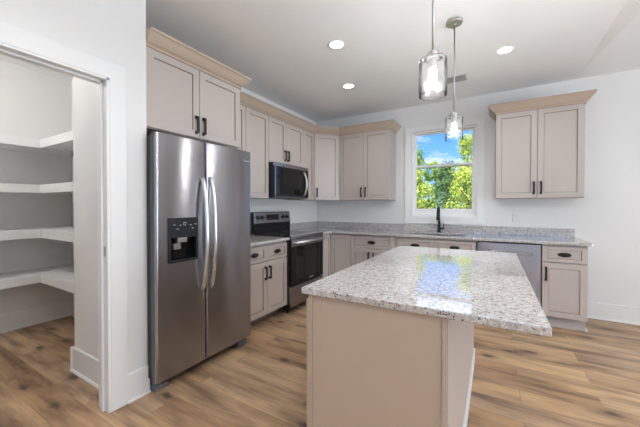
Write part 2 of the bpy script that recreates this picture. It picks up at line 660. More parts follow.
# living-area walls with glazing
struct('wall_right', MB().cells([YF, -4.9, -1.5, 0.0], [-0.1, 0.3, 2.4, HT], XR, XR + .15, lambda u, v: -4.9 < u < -1.5 and .3 < v < 2.4, 'yz'), 'wall')
struct('wall_front', MB().cells([0.5, 1.4, 5.0, XR + .15], [-0.1, 0.6, 2.4, HT], YF - .15, YF, lambda u, v: 1.4 < u < 5.0 and .6 < v < 2.4), 'wall')
# ceiling: flat over the kitchen; beyond the crease tilted down to render darker
VX = 3.515
struct('ceiling', MB().raw([(-1.75, YF - .15, H), (VX, YF - .15, H), (VX, 0.0, H), (-1.75, 0.0, H)], [(0, 1, 2, 3)]), 'ceiling', 'flat pale grey ceiling over the kitchen')
P0 = Vector((VX, -0.12, H))
B1 = P0 + Vector((0.125, -1.20, -0.016)) * 7.1
struct('ceiling_slope', MB().raw([P0, (VX, YF - .15, H), B1, (XR + .15, B1.y, H - 0.09), (XR + .15, 0, H + 0.02), (VX, 0.0, H)], [(0, 1, 2), (0, 2, 3), (0, 3, 4), (0, 4, 5)]), 'ceiling', 'part of the ceiling right of the crease, tilted to look darker')
struct('ceiling_roof', MB().box(-1.9, XR + .3, YF - .3, 0.3, HT, HT + .15), 'ceiling')
struct('ground', MB().box(-40, 40, 0.16, 60, -0.6, -0.5), 'lawn', 'lawn outside the window')

# ---- baseboards: board with eased top and a quarter-round shoe
BB = 0.185


def baseboard(name, p0, p1, nrm, label=None, h=BB):
    """p0,p1 wall-line ends, nrm the unit direction into the room"""
    p0, p1, nrm = Vector((*p0, 0)), Vector((*p1, 0)), Vector((*nrm, 0))
    prof = [(0, 0), (0.026, 0), (0.026, 0.006), (0.022, 0.015), (0.0145, 0.019), (0.0145, h - 0.004), (0.011, h), (0, h)]
    n = len(prof)
    vs = [q + nrm * a + Vector((0, 0, z)) for q in (p0, p1) for a, z in prof]
    fs = [tuple(range(n)), tuple(range(n, 2 * n))[::-1]] + [(i, n + i, n + (i + 1) % n, (i + 1) % n) for i in range(n)]
    return struct(name, MB().raw(vs, fs), 'trim', label)


baseboard('baseboard_back', (3.53, 0), (XR, 0), (0, -1), 'tall white baseboard along the wall right of the cabinets')
baseboard('baseboard_return', (0.64, -3.48), (0.64, -3.335), (1, 0), 'short white baseboard between pantry casing and fridge')
baseboard('baseboard_pantry_jamb', (0.535, -3.475), (-0.146, -3.475), (0, -1), 'white baseboard on the short wall inside the pantry')
baseboard('baseboard_pantry_jamb_end', (-0.12, -3.50), (-0.12, -2.95), (-1, 0))
baseboard('baseboard_pantry_back', (-1.60, -5.05), (-1.60, -2.95), (1, 0), 'baseboard below the pantry shelves')
baseboard('baseboard_pantry_side', (-1.60, -2.95), (-0.12, -2.95), (0, -1))
baseboard('baseboard_right', (XR, 0), (XR, YF), (-1, 0))
baseboard('baseboard_left', (0.64, -4.60), (0.64, YF), (1, 0))
baseboard('baseboard_front', (0.64, YF), (XR, YF), (0, 1))

# ---- pantry door casing and jamb
jm = MB()
jm.box(0.530, 0.655, -3.590, -3.562, 0, 2.075)
jm.box(0.530, 0.655, -4.508, -4.48, 0, 2.075)
jm.box(0.530, 0.655, -4.508, -3.562, 2.052, 2.08)
jm.box(0.572, 0.607, -3.602, -3.590, 0, 2.052)      # door stops
jm.box(0.572, 0.607, -4.48, -4.468, 0, 2.052)
jm.box(0.572, 0.607, -4.48, -3.590, 2.040, 2.052)
struct('trim_1', jm, 'trim', 'white jamb of the pantry doorway', bevel=0.0015)
cs = MB()
cs.cells([-4.60, -4.50, -3.575, -3.478], [0, 2.065, 2.165], 0.64, 0.659, lambda u, v: -4.5 < u < -3.575 and v < 2.065, 'yz')
struct('trim_2', cs, 'trim', 'flat white casing around the pantry doorway', bevel=0.003, seg=2)
cs = MB()
cs.cells([-4.60, -4.50, -3.575, -3.505], [0, 2.065, 2.165], 0.527, 0.545, lambda u, v: -4.5 < u < -3.575 and v < 2.065, 'yz')
struct('trim_3', cs, 'trim', None, bevel=0.003, seg=2)

# ---- window over the sink
w1 = props(bpy.data.objects.new('window_1', None), 'white single-hung window over the sink', None, None, 'structure')
COL.objects.link(w1)
w1.location = (0, 0, 0)
cs = MB()
cs.cells([1.548, 1.640, 2.500, 2.588], [1.045, 1.135, 2.375, 2.435], -0.019, 0.0, lambda u, v: 1.64 < u < 2.5 and 1.135 < v < 2.375)
cs.box(1.548, 2.588, -0.024, 0.0, 1.030, 1.047)
cs.build('window_casing', 'trim', w1, bevel=0.003, seg=2)
fr = MB()
fr.cells([1.640, 1.672, 2.468, 2.500], [1.135, 1.175, 2.350, 2.375], 0.02, 0.13, lambda u, v: 1.672 < u < 2.468 and 1.175 < v < 2.35)
fr.build('window_frame', 'vinyl', w1, bevel=0.003)
RZ = 1.862
us = MB().cells([1.672, 1.698, 2.444, 2.468], [RZ - .02, RZ + .018, 2.330, 2.35], 0.085, 0.115, lambda u, v: 1.698 < u < 2.444 and RZ + .018 < v < 2.33)
us.build('upper_sash', 'vinyl', w1, bevel=0.002)
ls = MB().cells([1.672, 1.702, 2.440, 2.468], [1.175, 1.245, RZ - .012, RZ + .02], 0.045, 0.078, lambda u, v: 1.702 < u < 2.44 and 1.245 < v < RZ - .012)
ls.box(2.03, 2.09, 0.035, 0.06, RZ + .018, RZ + .03)
ls.build('lower_sash', 'vinyl', w1, bevel=0.002)
MB().box(1.690, 2.452, 0.098, 0.102, RZ, 2.34).build('upper_pane', 'pane', w1)
MB().box(1.695, 2.447, 0.060, 0.064, 1.24, RZ - .005).build('lower_pane', 'pane', w1)

# living-area windows
for nm, plane, us_, zs, d0, d1 in (('window_2', 'yz', [-4.9, -4.84, -3.24, -3.16, -1.56, -1.5], [0.3, 0.36, 2.34, 2.4], XR + .04, XR + .10),
                                   ('window_3', 'xz', [1.4, 1.46, 2.56, 2.64, 3.76, 3.84, 4.94, 5.0], [0.6, 0.66, 1.47, 1.53, 2.34, 2.4], YF - .10, YF - .04)):
    w = props(bpy.data.objects.new(nm, None), None, None, None, 'structure')
    COL.objects.link(w)
    bars = [(us_[i] + us_[i + 1]) / 2 for i in range(0, len(us_) - 1, 2)]
    zb = [(zs[i] + zs[i + 1]) / 2 for i in range(0, len(zs) - 1, 2)]
    MB().cells(us_, zs, d0, d1, lambda u, v: all(abs(u - q) > .05 for q in bars) and all(abs(v - q) > .05 for q in zb), plane).build('window_frame', 'vinyl', w)
    dm = (d0 + d1) / 2
    if plane == 'yz':
        MB().box(dm - .003, dm + .003, us_[0] + .02, us_[-1] - .02, zs[0] + .02, zs[-1] - .02).build('window_pane', 'pane', w)
    else:
        MB().box(us_[0] + .02, us_[-1] - .02, dm - .003, dm + .003, zs[0] + .02, zs[-1] - .02).build('window_pane', 'pane', w)

# ------------------------------------------------------------------ cabinet parts
U = 0.326      # door-front depth of the wall cabinets
F = 0.608      # door-front depth of the base cabinets
UZ0, UZ1 = 1.372, 2.391


def shaker(name, u0, u1, z0, z1, front, parent, mat='cab', rail=0.057, t=0.02, rec=0.009, railz=None, label=None):
    """five-piece door or drawer front in local axes: width x, front faces -y at y=-front"""
    g = 0.0022
    u0, u1, z0, z1 = u0 + g, u1 - g, z0 + g, z1 - g
    rz_ = railz if railz is not None else rail
    y0, y1, yr = -front, -front + t, -front + rec
    A = [(u0, z0), (u1, z0), (u1, z1), (u0, z1)]
    B = [(u0 + rail, z0 + rz_), (u1 - rail, z0 + rz_), (u1 - rail, z1 - rz_), (u0 + rail, z1 - rz_)]
    e = 0.0036
    C_ = [(u0 + rail + e, z0 + rz_ + e), (u1 - rail - e, z0 + rz_ + e), (u1 - rail - e, z1 - rz_ - e), (u0 + rail + e, z1 - rz_ - e)]
    ch = 0.0018
    A2 = [(u0 + ch, z0 + ch), (u1 - ch, z0 + ch), (u1 - ch, z1 - ch), (u0 + ch, z1 - ch)]
    vs = [(a, y1, z) for a, z in A] + [(a, y0 + ch, z) for a, z in A] + [(a, y0, z) for a, z in A2] + [(a, y0, z) for a, z in B] + [(a, yr, z) for a, z in C_]
    fs = [(0, 1, 2, 3)]
    for L_ in range(4):
        o = L_ * 4
        for i in range(4):
            k = (i + 1) % 4
            fs.append((o + i, o + k, o + 4 + k, o + 4 + i))
    fs.append((16, 17, 18, 19))
    ob = MB().raw(vs, fs).build(name, mat, parent)
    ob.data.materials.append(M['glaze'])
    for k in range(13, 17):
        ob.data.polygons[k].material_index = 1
    if label:
        ob['label'] = label
    return ob


def bar_pull(parent, u, z0, z1, front):
    """upright black bar pull with flared feet"""
    m_ = MB()
    w = 0.0088
    d = 0.032
    m_.box(u - w, u + w, -front - d, -front - d + 0.011, z0 + 0.010, z1 - 0.010)
    for zc, s in ((z0 + 0.016, 1), (z1 - 0.016, -1)):
        m_.box(u - w * .9, u + w * .9, -front - d + 0.005, -front + 0.0005, zc - 0.008, zc + 0.008)
    m_.box(u - w * 1.15, u + w * 1.15, -front - .004, -front + 0.0005, z0, z0 + 0.028)
    m_.box(u - w * 1.15, u + w * 1.15, -front - .004, -front + 0.0005, z1 - 0.028, z1)
    return m_.build('handle', 'black', parent, bevel=0.002, seg=2)


def cup_pull(parent, u, z, front, half=0.05, h=0.019):
    """oval black pull: a thin oval rose with a domed grip"""
    m_ = MB()
    n, rings = 28, 7
    vs, fs = [], []
    for j in range(rings + 1):
        a = (PI / 2) * j / rings
        rr, dep = math.cos(a), math.sin(a)
        for i in range(n):
            b_ = 2 * PI * i / n
            vs.append((u + half * max(rr, .02) * math.cos(b_), -front - 0.003 - 0.022 * dep, z + h * max(rr, .02) * math.sin(b_)))
    for j in range(rings):
        for i in range(n):
            k = (i + 1) % n
            fs.append((j * n + i, j * n + k, (j + 1) * n + k, (j + 1) * n + i))
    fs.append(tuple(rings * n + i for i in range(n)))
    fs.append(tuple(range(n))[::-1])
    m_.raw(vs, fs)
    pl = [(half * 1.15 * math.cos(2 * PI * i / n), h * 1.2 * math.sin(2 * PI * i / n)) for i in range(n)]
    m_.raw([(u + a, -front + .0005, z + c_) for a, c_ in pl] + [(u + a, -front - .003, z + c_) for a, c_ in pl],
           [tuple(range(n)), tuple(range(n, 2 * n))[::-1]] + [(i, (i + 1) % n, n + (i + 1) % n, n + i) for i in range(n)])
    return m_.build('handle', 'black', parent, smooth=False)


def wall_cabinet(name, label, loc, rz, w, doors, z0=UZ0, z1=UZ1, front=U, group='wall cabinets', pulls=True, pz=None):
    """doors: list of (u0,u1,handle_side) handle_side -1 left, 1 right, 0 none"""
    t = thing(name, label, 'cabinet', loc, rz, group)
    b_ = MB().box(0.0015, w - 0.0015, -front + 0.0215, -0.001, z0, z1)
    b_.build('cabinet_body', 'cab', t, bevel=0.0015)
    pz0 = (pz if pz is not None else z0 + 0.044)
    for (a, c_, s) in doors:
        d = shaker('door', a, c_, z0 + .004, z1 - .004, front, t)
        if s:
            u = (c_ - 0.034) if s > 0 else (a + 0.034)
            bar_pull(d, u, pz0, pz0 + 0.15, front)
    return t


def base_cabinet(name, label, loc, rz, w, fronts, group='base cabinets', open_top=False, recess=0.085, toe='toe'):
    """fronts: ('door',u0,u1,z0,z1,handle) / ('drawer',u0,u1,z0,z1,True)"""
    t = thing(name, label, 'cabinet', loc, rz, group)
    if open_top:
        b_ = MB().cells([0.0015, 0.018, w - 0.018, w - 0.0015], [-F + 0.0215, -F + 0.040, -0.013, -0.001], 0.114, 0.8835, lambda u, v: 0.018 < u < w - .018 and -F + .04 < v < -.013, 'xy')
        b_.box(0.018, w - 0.018, -F + 0.040, -0.013, 0.114, 0.130)
        b_.build('cabinet_body', 'cab', t)
    else:
        MB().box(0.0015, w - 0.0015, -F + 0.0215, -0.001, 0.114, 0.8835).build('cabinet_body', 'cab', t, bevel=0.0015)
    MB().box(0.0015, w - 0.0015, -F + recess, -0.001, 0.0, 0.1145).build('toe_kick', toe, t)
    for k, a, c_, z0, z1, hd in fronts:
        if k == 'door':
            d = shaker('door', a, c_, z0, z1, F, t)
            if hd:
                u = (c_ - 0.034) if hd > 0 else (a + 0.034)
                bar_pull(d, u, z1 - 0.195, z1 - 0.045, F)
        else:
            d = shaker('drawer', a, c_, z0, z1, F, t, rail=0.045, railz=0.034)
            if hd:
                cup_pull(d, (a + c_) / 2, (z0 + z1) / 2, F)
    return t


DZ0, DZ1, RZ0, RZ1 = 0.697, 0.862, 0.124, 0.690


def crown(name, path, mat, parent=None, zb=UZ1, outward=1, proj=0.078):
    """mitred crown moulding swept along a plan path; the room is on the right-hand side of the path when outward=1"""
    prof = [(0.0, zb - 0.010), (0.009, zb - 0.010), (0.009, zb - 0.0045), (0.009, zb + 0.010), (0.014, zb + 0.014), (0.026, zb + 0.022), (0.044, zb + 0.044),
            (proj - .016, zb + 0.072), (proj - .010, zb + .080), (proj, zb + 0.083), (proj, zb + 0.100), (-0.02, zb + 0.100), (-0.02, zb + 0.005)]
    pts = [Vector(p) for p in path]
    n = len(prof)
    vs, fs = [], []
    nrm = []
    for i in range(len(pts) - 1):
        d = (pts[i + 1] - pts[i]).normalized()
        nrm.append(Vector((d.y, -d.x)) * outward)
    for i, p in enumerate(pts):
        if i == 0:
            off = nrm[0]
        elif i == len(pts) - 1:
            off = nrm[-1]
        else:
            s = nrm[i - 1] + nrm[i]
            off = s / (1 + nrm[i - 1].dot(nrm[i]))
        for a, z in prof:
            q = p + off * a
            vs.append((q.x, q.y, z))
    for j in range(len(pts) - 1):
        for i in range(n):
            k = (i + 1) % n
            fs.append((j * n + i, j * n + k, (j + 1) * n + k, (j + 1) * n + i))
    fs.append(tuple(range(n)))
    fs.append(tuple((len(pts) - 1) * n + i for i in range(n))[::-1])
    o = MB().raw(vs, fs).build(name, mat, parent)
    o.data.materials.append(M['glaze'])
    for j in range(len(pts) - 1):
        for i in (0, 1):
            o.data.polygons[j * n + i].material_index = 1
    return o


# ------------------------------------------------------------------ left wall, top row (x = 0 wall: rz 90, local x = world y)
# tall double-door cabinet between fridge and microwave: world y -2.43 .. -1.68
wall_cabinet('wall_cabinet', 'tall beige two-door wall cabinet half hidden by the fridge, left of the microwave', (0, -2.452, 0), 90, 0.772,
             [(0.0, 0.386, 0), (0.386, 0.772, 0)])
wall_cabinet('wall_cabinet', 'short beige two-door wall cabinet directly above the microwave', (0, -1.678, 0), 90, 0.762,
             [(0.0, 0.352, 1), (0.352, 0.762, -1)], z0=1.822)
wall_cabinet('wall_cabinet', 'narrow single-door beige wall cabinet right of the microwave', (0, -0.914, 0), 90, 0.302,
             [(0.0, 0.300, 0)])
# diagonal corner cabinet
t = thing('wall_cabinet', 'diagonal corner wall cabinet with one beige door and black pull', 'cabinet', (0, 0, 0), 0, 'wall cabinets')
i_ = U - 0.0215
k_ = 0.0215 * math.sqrt(2)
MB().prism([(0.001, -0.001), (0.001, -0.6105), (U - .02, -0.6105), (U - 0.002, -0.6105 + .0), (0.6105, -U + .002), (0.6105, -0.001)], UZ0, UZ1)
MB().prism([(0.001, -0.001), (0.001, -0.6105), (i_, -0.6105), (0.6105, -i_), (0.6105, -0.001)], UZ0, UZ1).build('cabinet_body', 'cab', t, bevel=0.0015)
dg_ = bpy.data.objects.new('diagonal_front', None)
mid = Vector(((U + 0.61) / 2, -(U + 0.61) / 2, 0))
wlen = math.hypot(0.61 - U, 0.61 - U)
d = shaker('door', -wlen / 2 + .006, wlen / 2 - .006, UZ0 + .004, UZ1 - .004, 0.0, t)
hnd = bar_pull(d, -wlen / 2 + .040, UZ0 + .044, UZ0 + .194, 0.0)
bpy.data.objects.remove(dg_)
d.location = mid
d.rotation_euler = (0, 0, R(45))
# back wall uppers
wall_cabinet('wall_cabinet', 'beige two-door wall cabinet left of the window, beside the corner unit', (0.611, 0, 0), 0, 0.801,
             [(0.001, 0.401, 1), (0.401, 0.799, -1)])
rc = wall_cabinet('wall_cabinet', 'beige two-door wall cabinet right of the window with its own crown', (2.717, 0, 0), 0, 0.822,
                  [(0.001, 0.409, 1), (0.409, 0.821, -1)])
crown('crown', [(0, -0.002), (0, -U + .004), (0.822, -U + .004), (0.822, -0.002)], 'cabtrim', rc, outward=1)
cr = crown('crown_molding', [(U - .004, -2.451), (U - .004, -0.611), (0.611, -U + .004), (1.412, -U + .004), (1.412, -0.002)], 'cabtrim')
props(cr, 'continuous beige crown molding running over the left, corner and back wall cabinets', 'crown molding')
# over the fridge: deeper cabinet
FD = 0.630
oc = wall_cabinet('fridge_cabinet', 'deep beige two-door cabinet with crown mounted above the refrigerator', (0, -3.338, 0), 90, 0.885,
                  [(0.0, 0.4345, 1), (0.4345, 0.883, -1)], z0=1.826, front=FD, pz=1.858)
crown('crown', [(0.0, -FD + .004), (0.885, -FD + .004), (0.885, -0.412)], 'cabtrim', oc)

# ------------------------------------------------------------------ base cabinets
base_cabinet('base_cabinet', 'beige base cabinet between fridge and range, two drawers over two doors', (0, -2.440, 0), 90, 0.757,
             [('drawer', 0.012, 0.394, DZ0, DZ1, True), ('drawer', 0.394, 0.752, DZ0, DZ1, True),
              ('door', 0.012, 0.394, RZ0, RZ1, 1), ('door', 0.394, 0.752, RZ0, RZ1, -1)], recess=0.16, toe='toedark')
# corner (lazy susan) base
t = thing('corner_cabinet', 'beige corner base cabinet right of the range with a folding door pair', 'cabinet', (0, 0, 0), 0, 'base cabinets')
c_in = F - 0.0215
MB().prism([(0.001, -0.001), (0.001, -0.906), (c_in, -0.906), (c_in, -c_in), (0.931, -c_in), (0.931, -0.001)], 0.114, 0.8835).build('cabinet_body', 'cab', t, bevel=0.0015)
MB().prism([(0.001, -0.001), (0.001, -0.906), (F - .085, -0.906), (F - .085, -F + .085), (0.931, -F + .085), (0.931, -0.001)], 0.0, 0.1145).build('toe_kick', 'toe', t)
shaker('door', F + .004, 0.931, RZ0, DZ1 + .008, F, t)
d = shaker('door', 0.0, 0.294, RZ0, DZ1 + .008, F, t)
d.location = (0, -0.906, 0)
d.rotation_euler = (0, 0, R(90))
base_cabinet('base_cabinet', 'beige base cabinet under the back counter with one wide drawer over two doors', (0.933, 0, 0), 0, 0.630,
             [('drawer', 0.004, 0.612, DZ0, DZ1, True), ('door', 0.004, 0.308, RZ0, RZ1, 1), ('door', 0.308, 0.612, RZ0, RZ1, -1)])
base_cabinet('sink_cabinet', 'beige sink base below the window with two false drawer fronts', (1.564, 0, 0), 0, 0.961,
             [('drawer', 0.040, 0.496, DZ0, DZ1, True), ('drawer', 0.502, 0.957, DZ0, DZ1, True),
              ('door', 0.040, 0.496, RZ0, RZ1, 1), ('door', 0.502, 0.957, RZ0, RZ1, -1)], open_top=True)
rb = base_cabinet('base_cabinet', 'narrow beige one-drawer base cabinet at the right end of the back counter', (3.142, 0, 0), 0, 0.374,
                  [('drawer', 0.0, 0.372, DZ0, DZ1, True), ('door', 0.0, 0.372, RZ0, RZ1, -1)])
MB().box(0.3725, 0.3885, -F + .070, -0.03, 0.0, 0.018).build('shoe_molding', 'trim', rb)

# ------------------------------------------------------------------ counters
SX0, SX1, SY0, SY1 = 1.72, 2.40, -0.52, -0.13   # sink cut-out
ctop = MB().cells([0.001, 0.640, SX0, SX1, 3.541], [-0.906, -0.640, SY0, SY1, -0.001], 0.884, 0.914,
                  lambda u, v: (u > 0.64 and v < -0.64) or (SX0 < u < SX1 and SY0 < v < SY1), 'xy')
ct = ctop.build('countertop', 'granite', bevel=0.004, seg=2)
props(ct, 'speckled granite worktop running from the range around the corner to past the dishwasher', 'countertop')
MB().box(0.022, 3.516, -0.021, -0.001, 0.914, 1.016).build('backsplash', 'granite', ct, bevel=0.002)
MB().box(0.001, 0.021, -0.906, -0.001, 0.914, 1.016).build('backsplash', 'granite', ct, bevel=0.002)
ct = MB().box(0.001, 0.640, -2.440, -1.682, 0.884, 0.914).build('countertop', 'granite', bevel=0.004, seg=2)
props(ct, 'short speckled granite worktop between the refrigerator and the range', 'countertop')
MB().box(0.001, 0.021, -2.440, -1.682, 0.914, 1.016).build('backsplash', 'granite', ct, bevel=0.002)

# sink
t = thing('sink', 'undermount stainless steel sink set in the back counter below the window', 'sink', (2.06, -0.325, 0.70))
bx, by = (SX1 - SX0) / 2 + .004, (SY1 - SY0) / 2 + .004
s_ = MB()
T_ = 0.004
zt = 0.1835
s_.raw([(x * a, y * b2, z) for (a, b2, z) in ((bx, by, zt), (bx, by, 0.01), (bx - .03, by - .03, 0.0)) for x, y in ((-1, -1), (1, -1), (1, 1), (-1, 1))],
       [(j * 4 + i, j * 4 + (i + 1) % 4, (j + 1) * 4 + (i + 1) % 4, (j + 1) * 4 + i) for j in range(2) for i in range(4)] + [(8, 9, 10, 11)])
o = s_.build('basin', 'sinksteel', t)
sm = o.modifiers.new('solid', 'SOLIDIFY')
sm.thickness = 0.003
MB().lathe([(0.045, 0.0), (0.045, 0.004), (0.03, 0.005), (0.028, 0.002)], 0, 0, 0.003, 20).build('drain', 'nickel', t, smooth=True)

# faucet
t = thing('faucet', 'matte black pull-down kitchen faucet standing behind the sink', 'faucet', (2.040, -0.075, 0.914))
MB().lathe([(0.029, 0.0), (0.029, 0.006), (0.024, 0.012), (0.021, 0.03), (0.019, 0.10), (0.017, 0.16)], n=20).build('faucet_body', 'black', t, smooth=True)
arc = [(0, 0, 0.15), (0, 0, 0.20), (0, 0, 0.27)]
for k in range(1, 13):
    a = PI * k / 12
    arc.append((0, -0.062 + 0.062 * math.cos(a), 0.298 + 0.062 * math.sin(a)))
MB().tube(arc + [(0, -0.124, 0.285)], 0.0125, 12).build('spout', 'black', t, smooth=True)
MB().tube([(0, -0.124, 0.290), (0, -0.125, 0.25), (0, -0.126, 0.21), (0, -0.126, 0.175)], [0.0135, 0.016, 0.018, 0.019], 14).build('spray_head', 'black', t, smooth=True)
lv = MB()
lv.tube([(0.012, 0, 0.055), (0.045, 0, 0.058), (0.062, 0, 0.060)], [0.013, 0.0125, 0.012], 12)
lv.tube([(0.058, 0, 0.058), (0.062, -0.002, 0.085), (0.056, -0.006, 0.125)], [0.008, 0.0065, 0.006], 10)
lv.build('faucet_lever', 'black', t, smooth=True)

# ------------------------------------------------------------------ dishwasher
t = thing('dishwasher', 'stainless steel dishwasher between the sink base and the end cabinet', 'dishwasher', (2.527, 0, 0))
W = 0.613
MB().box(0.004, W - .004, -0.585, -0.02, 0.10, 0.878).build('tub', 'darkgrey', t)
MB().box(0.006, W - .006, -0.53, -0.02, 0.0, 0.10).build('toe_kick', 'blackplastic', t)
dw = MB()
# front with a recessed pocket handle
dw.cells([0.006, 0.125, W - .080, W - .006], [0.110, 0.745, 0.785, 0.868], -0.612, -0.586, lambda u, v: 0.125 < u < W - .08 and .745 < v < .785)
dp = dw.build('door', 'steel', t, bevel=0.002)
MB().box(0.125, W - .08, -0.600, -0.587, 0.745, 0.785).build('handle', 'nickel', dp)['label'] = 'pocket handle recessed in the door'
MB().box(0.125, W - .08, -0.626, -0.610, 0.772, 0.788).build('handle_lip', 'steel', dp, bevel=0.003, seg=2)
MB().box(0.006, W - .006, -0.611, -0.586, 0.869, 0.878).build('control_edge', 'blackplastic', t)

# ------------------------------------------------------------------ range
t = thing('range', 'stainless and black electric range standing between the left base cabinet and the corner', 'stove', (0, -1.294, 0), 90)
w2 = 0.379
MB().box(-w2, w2, -0.615, -0.03, 0.075, 0.905).build('range_body', 'blackplastic', t, bevel=0.002)
ck = MB().box(-w2, w2, -0.648, -0.075, 0.905, 0.925).build('cooktop', 'blackglass', t, bevel=0.004, seg=2)
for (a, c_, r_) in ((-0.19, -0.47, .10), (0.19, -0.47, .085), (-0.19, -0.22, .075), (0.19, -0.22, .10)):
    rg = [(r_ * 1.0, 0), (r_ * 1.0, .0006), (r_ * .97, .0006), (r_ * .97, 0)]
    MB().lathe(rg, a, c_, 0.925, 40, cap=False).build('burner_ring', 'footgrey', ck)
MB().box(-w2, w2, -0.662, -0.648, 0.893, 0.926).build('cooktop_trim', 'steel', t, bevel=0.004, seg=2)['label'] = 'stainless front edge strip'
dr = MB().box(-w2 + .003, w2 - .003, -0.655, -0.617, 0.335, 0.888).build('oven_door', 'blackglass', t, bevel=0.004, seg=2)
MB().box(-w2 + .003, w2 - .003, -0.660, -0.654, 0.800, 0.888).build('door_band', 'steel', dr, bevel=0.002)
MB().box(-w2 + .085, w2 - .085, -0.6565, -0.6545, 0.40, 0.735).build('oven_window', 'ovenwindow', dr)
hb = MB()
hb.tube([(-0.345, -0.712, 0.850), (0.345, -0.712, 0.850)], 0.013, 14, 1.0)
for s in (-1, 1):
    hb.tube([(s * 0.325, -0.712, 0.850), (s * 0.325, -0.655, 0.846)], 0.010, 10)
hb.build('handle', 'handle_steel', dr, smooth=True)
text('door_logo', 'Whirlpool', 0.024, 'handle_steel', dr, (0.06, -0.6573, 0.372), (PI / 2, 0, 0))
MB().box(-w2 + .003, w2 - .003, -0.652, -0.617, 0.085, 0.325).build('storage_drawer', 'steel', t, bevel=0.004, seg=2)
for x_ in (-.33, .33):
    for y_ in (-.56, -.1):
        MB().lathe([(0.016, 0), (0.016, 0.01), (0.011, 0.014), (0.011, 0.076)], x_, y_, 0, 14).build('foot', 'blackplastic', t)
bg = MB().box(-w2, w2, -0.090, -0.025, 0.920, 1.062).box(-w2, w2, -0.071, -0.025, 1.062, 1.204).build('backguard', 'blackglass', t, bevel=0.003)
pn = MB()
pn.raw([(s * w2, y, z) for s in (-1, 1) for y, z in ((-0.098, 1.055), (-0.078, 1.205), (-0.070, 1.205), (-0.070, 1.055))],
       [(0, 1, 2, 3), (4, 7, 6, 5), (0, 4, 5, 1), (1, 5, 6, 2), (2, 6, 7, 3), (3, 7, 4, 0)])
pn = pn.build('control_panel', 'steel', t, bevel=0.004, seg=2)
tilt = math.atan2(0.020, 0.150)
for u in (-0.315, -0.235, 0.215, 0.300):
    kb = MB().lathe([(0.027, 0), (0.027, 0.004), (0.022, 0.006), (0.020, 0.024), (0.017, 0.026)], n=20, axis='y').build('knob', 'black', pn, smooth=False)
    kb.location = (u, -0.0875, 1.132)
    kb.rotation_euler = (-tilt, 0, 0)
    MB().box(-.002, .002, -.028, -.024, 0, .018).build('knob_pointer', 'handle_steel', kb)
dsp = MB().box(-0.150, 0.105, -0.003, 0.006, -0.038, 0.038).build('display', 'blackglass', pn, bevel=0.001)
dsp.location = (0, -0.0875, 1.132)
dsp.rotation_euler = (-tilt, 0, 0)
for k in range(5):
    for j in range(2):
        MB().box(-0.135 + k * .05, -0.115 + k * .05, -0.0038, -0.0028, -0.022 + j * .034, -0.017 + j * .034).build('display_mark', 'footgrey', dsp)

# ------------------------------------------------------------------ microwave
t = thing('microwave', 'stainless over-the-range microwave with black door glass under the short cabinet', 'microwave', (0, -1.297, 1.388), 90)
w2 = 0.379
MH = 0.431
MB().box(-w2, w2, -0.385, -0.002, 0.0, MH).build('microwave_body', 'blackplastic', t, bevel=0.003)
MB().box(-w2 + .03, w2 - .03, -0.37, -0.03, -0.006, 0.001).build('vent_grille', 'darkgrey', t)
dm_ = MB().box(-w2, w2 - .115, -0.412, -0.387, 0.018, MH - .045).build('microwave_door', 'blackplastic', t, bevel=0.004, seg=2)
MB().box(-w2 + .004, -w2 + .024, -0.4140, -0.411, 0.022, MH - .048).build('side_strip', 'steel', dm_)
MB().box(-w2 + .030, w2 - .116, -0.4145, -0.4105, 0.044, MH - .055).build('door_window', 'blackglass', dm_, bevel=0.001)
MB().box(-w2, w2, -0.414, -0.386, MH - .045, MH).build('top_band', 'steel', t, bevel=0.004, seg=2)
MB().box(-w2, w2, -0.408, -0.386, 0.0, 0.0175).build('bottom_band', 'darkgrey', t, bevel=0.002)
MB().box(w2 - .114, w2, -0.413, -0.387, 0.018, MH - .045).build('control_panel', 'blackglass', t, bevel=0.002)
hp = []
for k in range(15):
    a = k / 14
    hp.append((w2 - .120, -0.414 - 0.050 * math.sin(PI * a) ** 0.7, 0.035 + a * (MH - .105)))
MB().tube(hp, 0.012, 12, 0.9).build('handle', 'handle_steel', dm_, smooth=True)
text('front_logo', 'Whirlpool', 0.022, 'footgrey', t, (0.03, -0.4145, MH - .023), (PI / 2, 0, 0))

# ------------------------------------------------------------------ refrigerator
t = thing('refrigerator', 'stainless steel side-by-side refrigerator with an ice and water dispenser', 'refrigerator', (0, -2.890, 0), 90)
L0, L1, R0, R1 = -0.461, -0.060, -0.053, 0.443
MB().box(-0.438, 0.436, -0.655, -0.04, 0.030, 1.745).build('fridge_body', 'darkgrey', t, bevel=0.004)
FZ0, FZ1 = 0.088, 1.776
MB().cells([-0.456, -0.40, -0.12, -0.064], [0.10, 0.84, 1.24, 1.762], -0.703, -0.656, lambda u, v: -.4 < u < -.12 and .84 < v < 1.24).box(-0.049, 0.438, -0.703, -0.656, 0.10, 1.762).build('door_gasket', 'blackplastic', t)


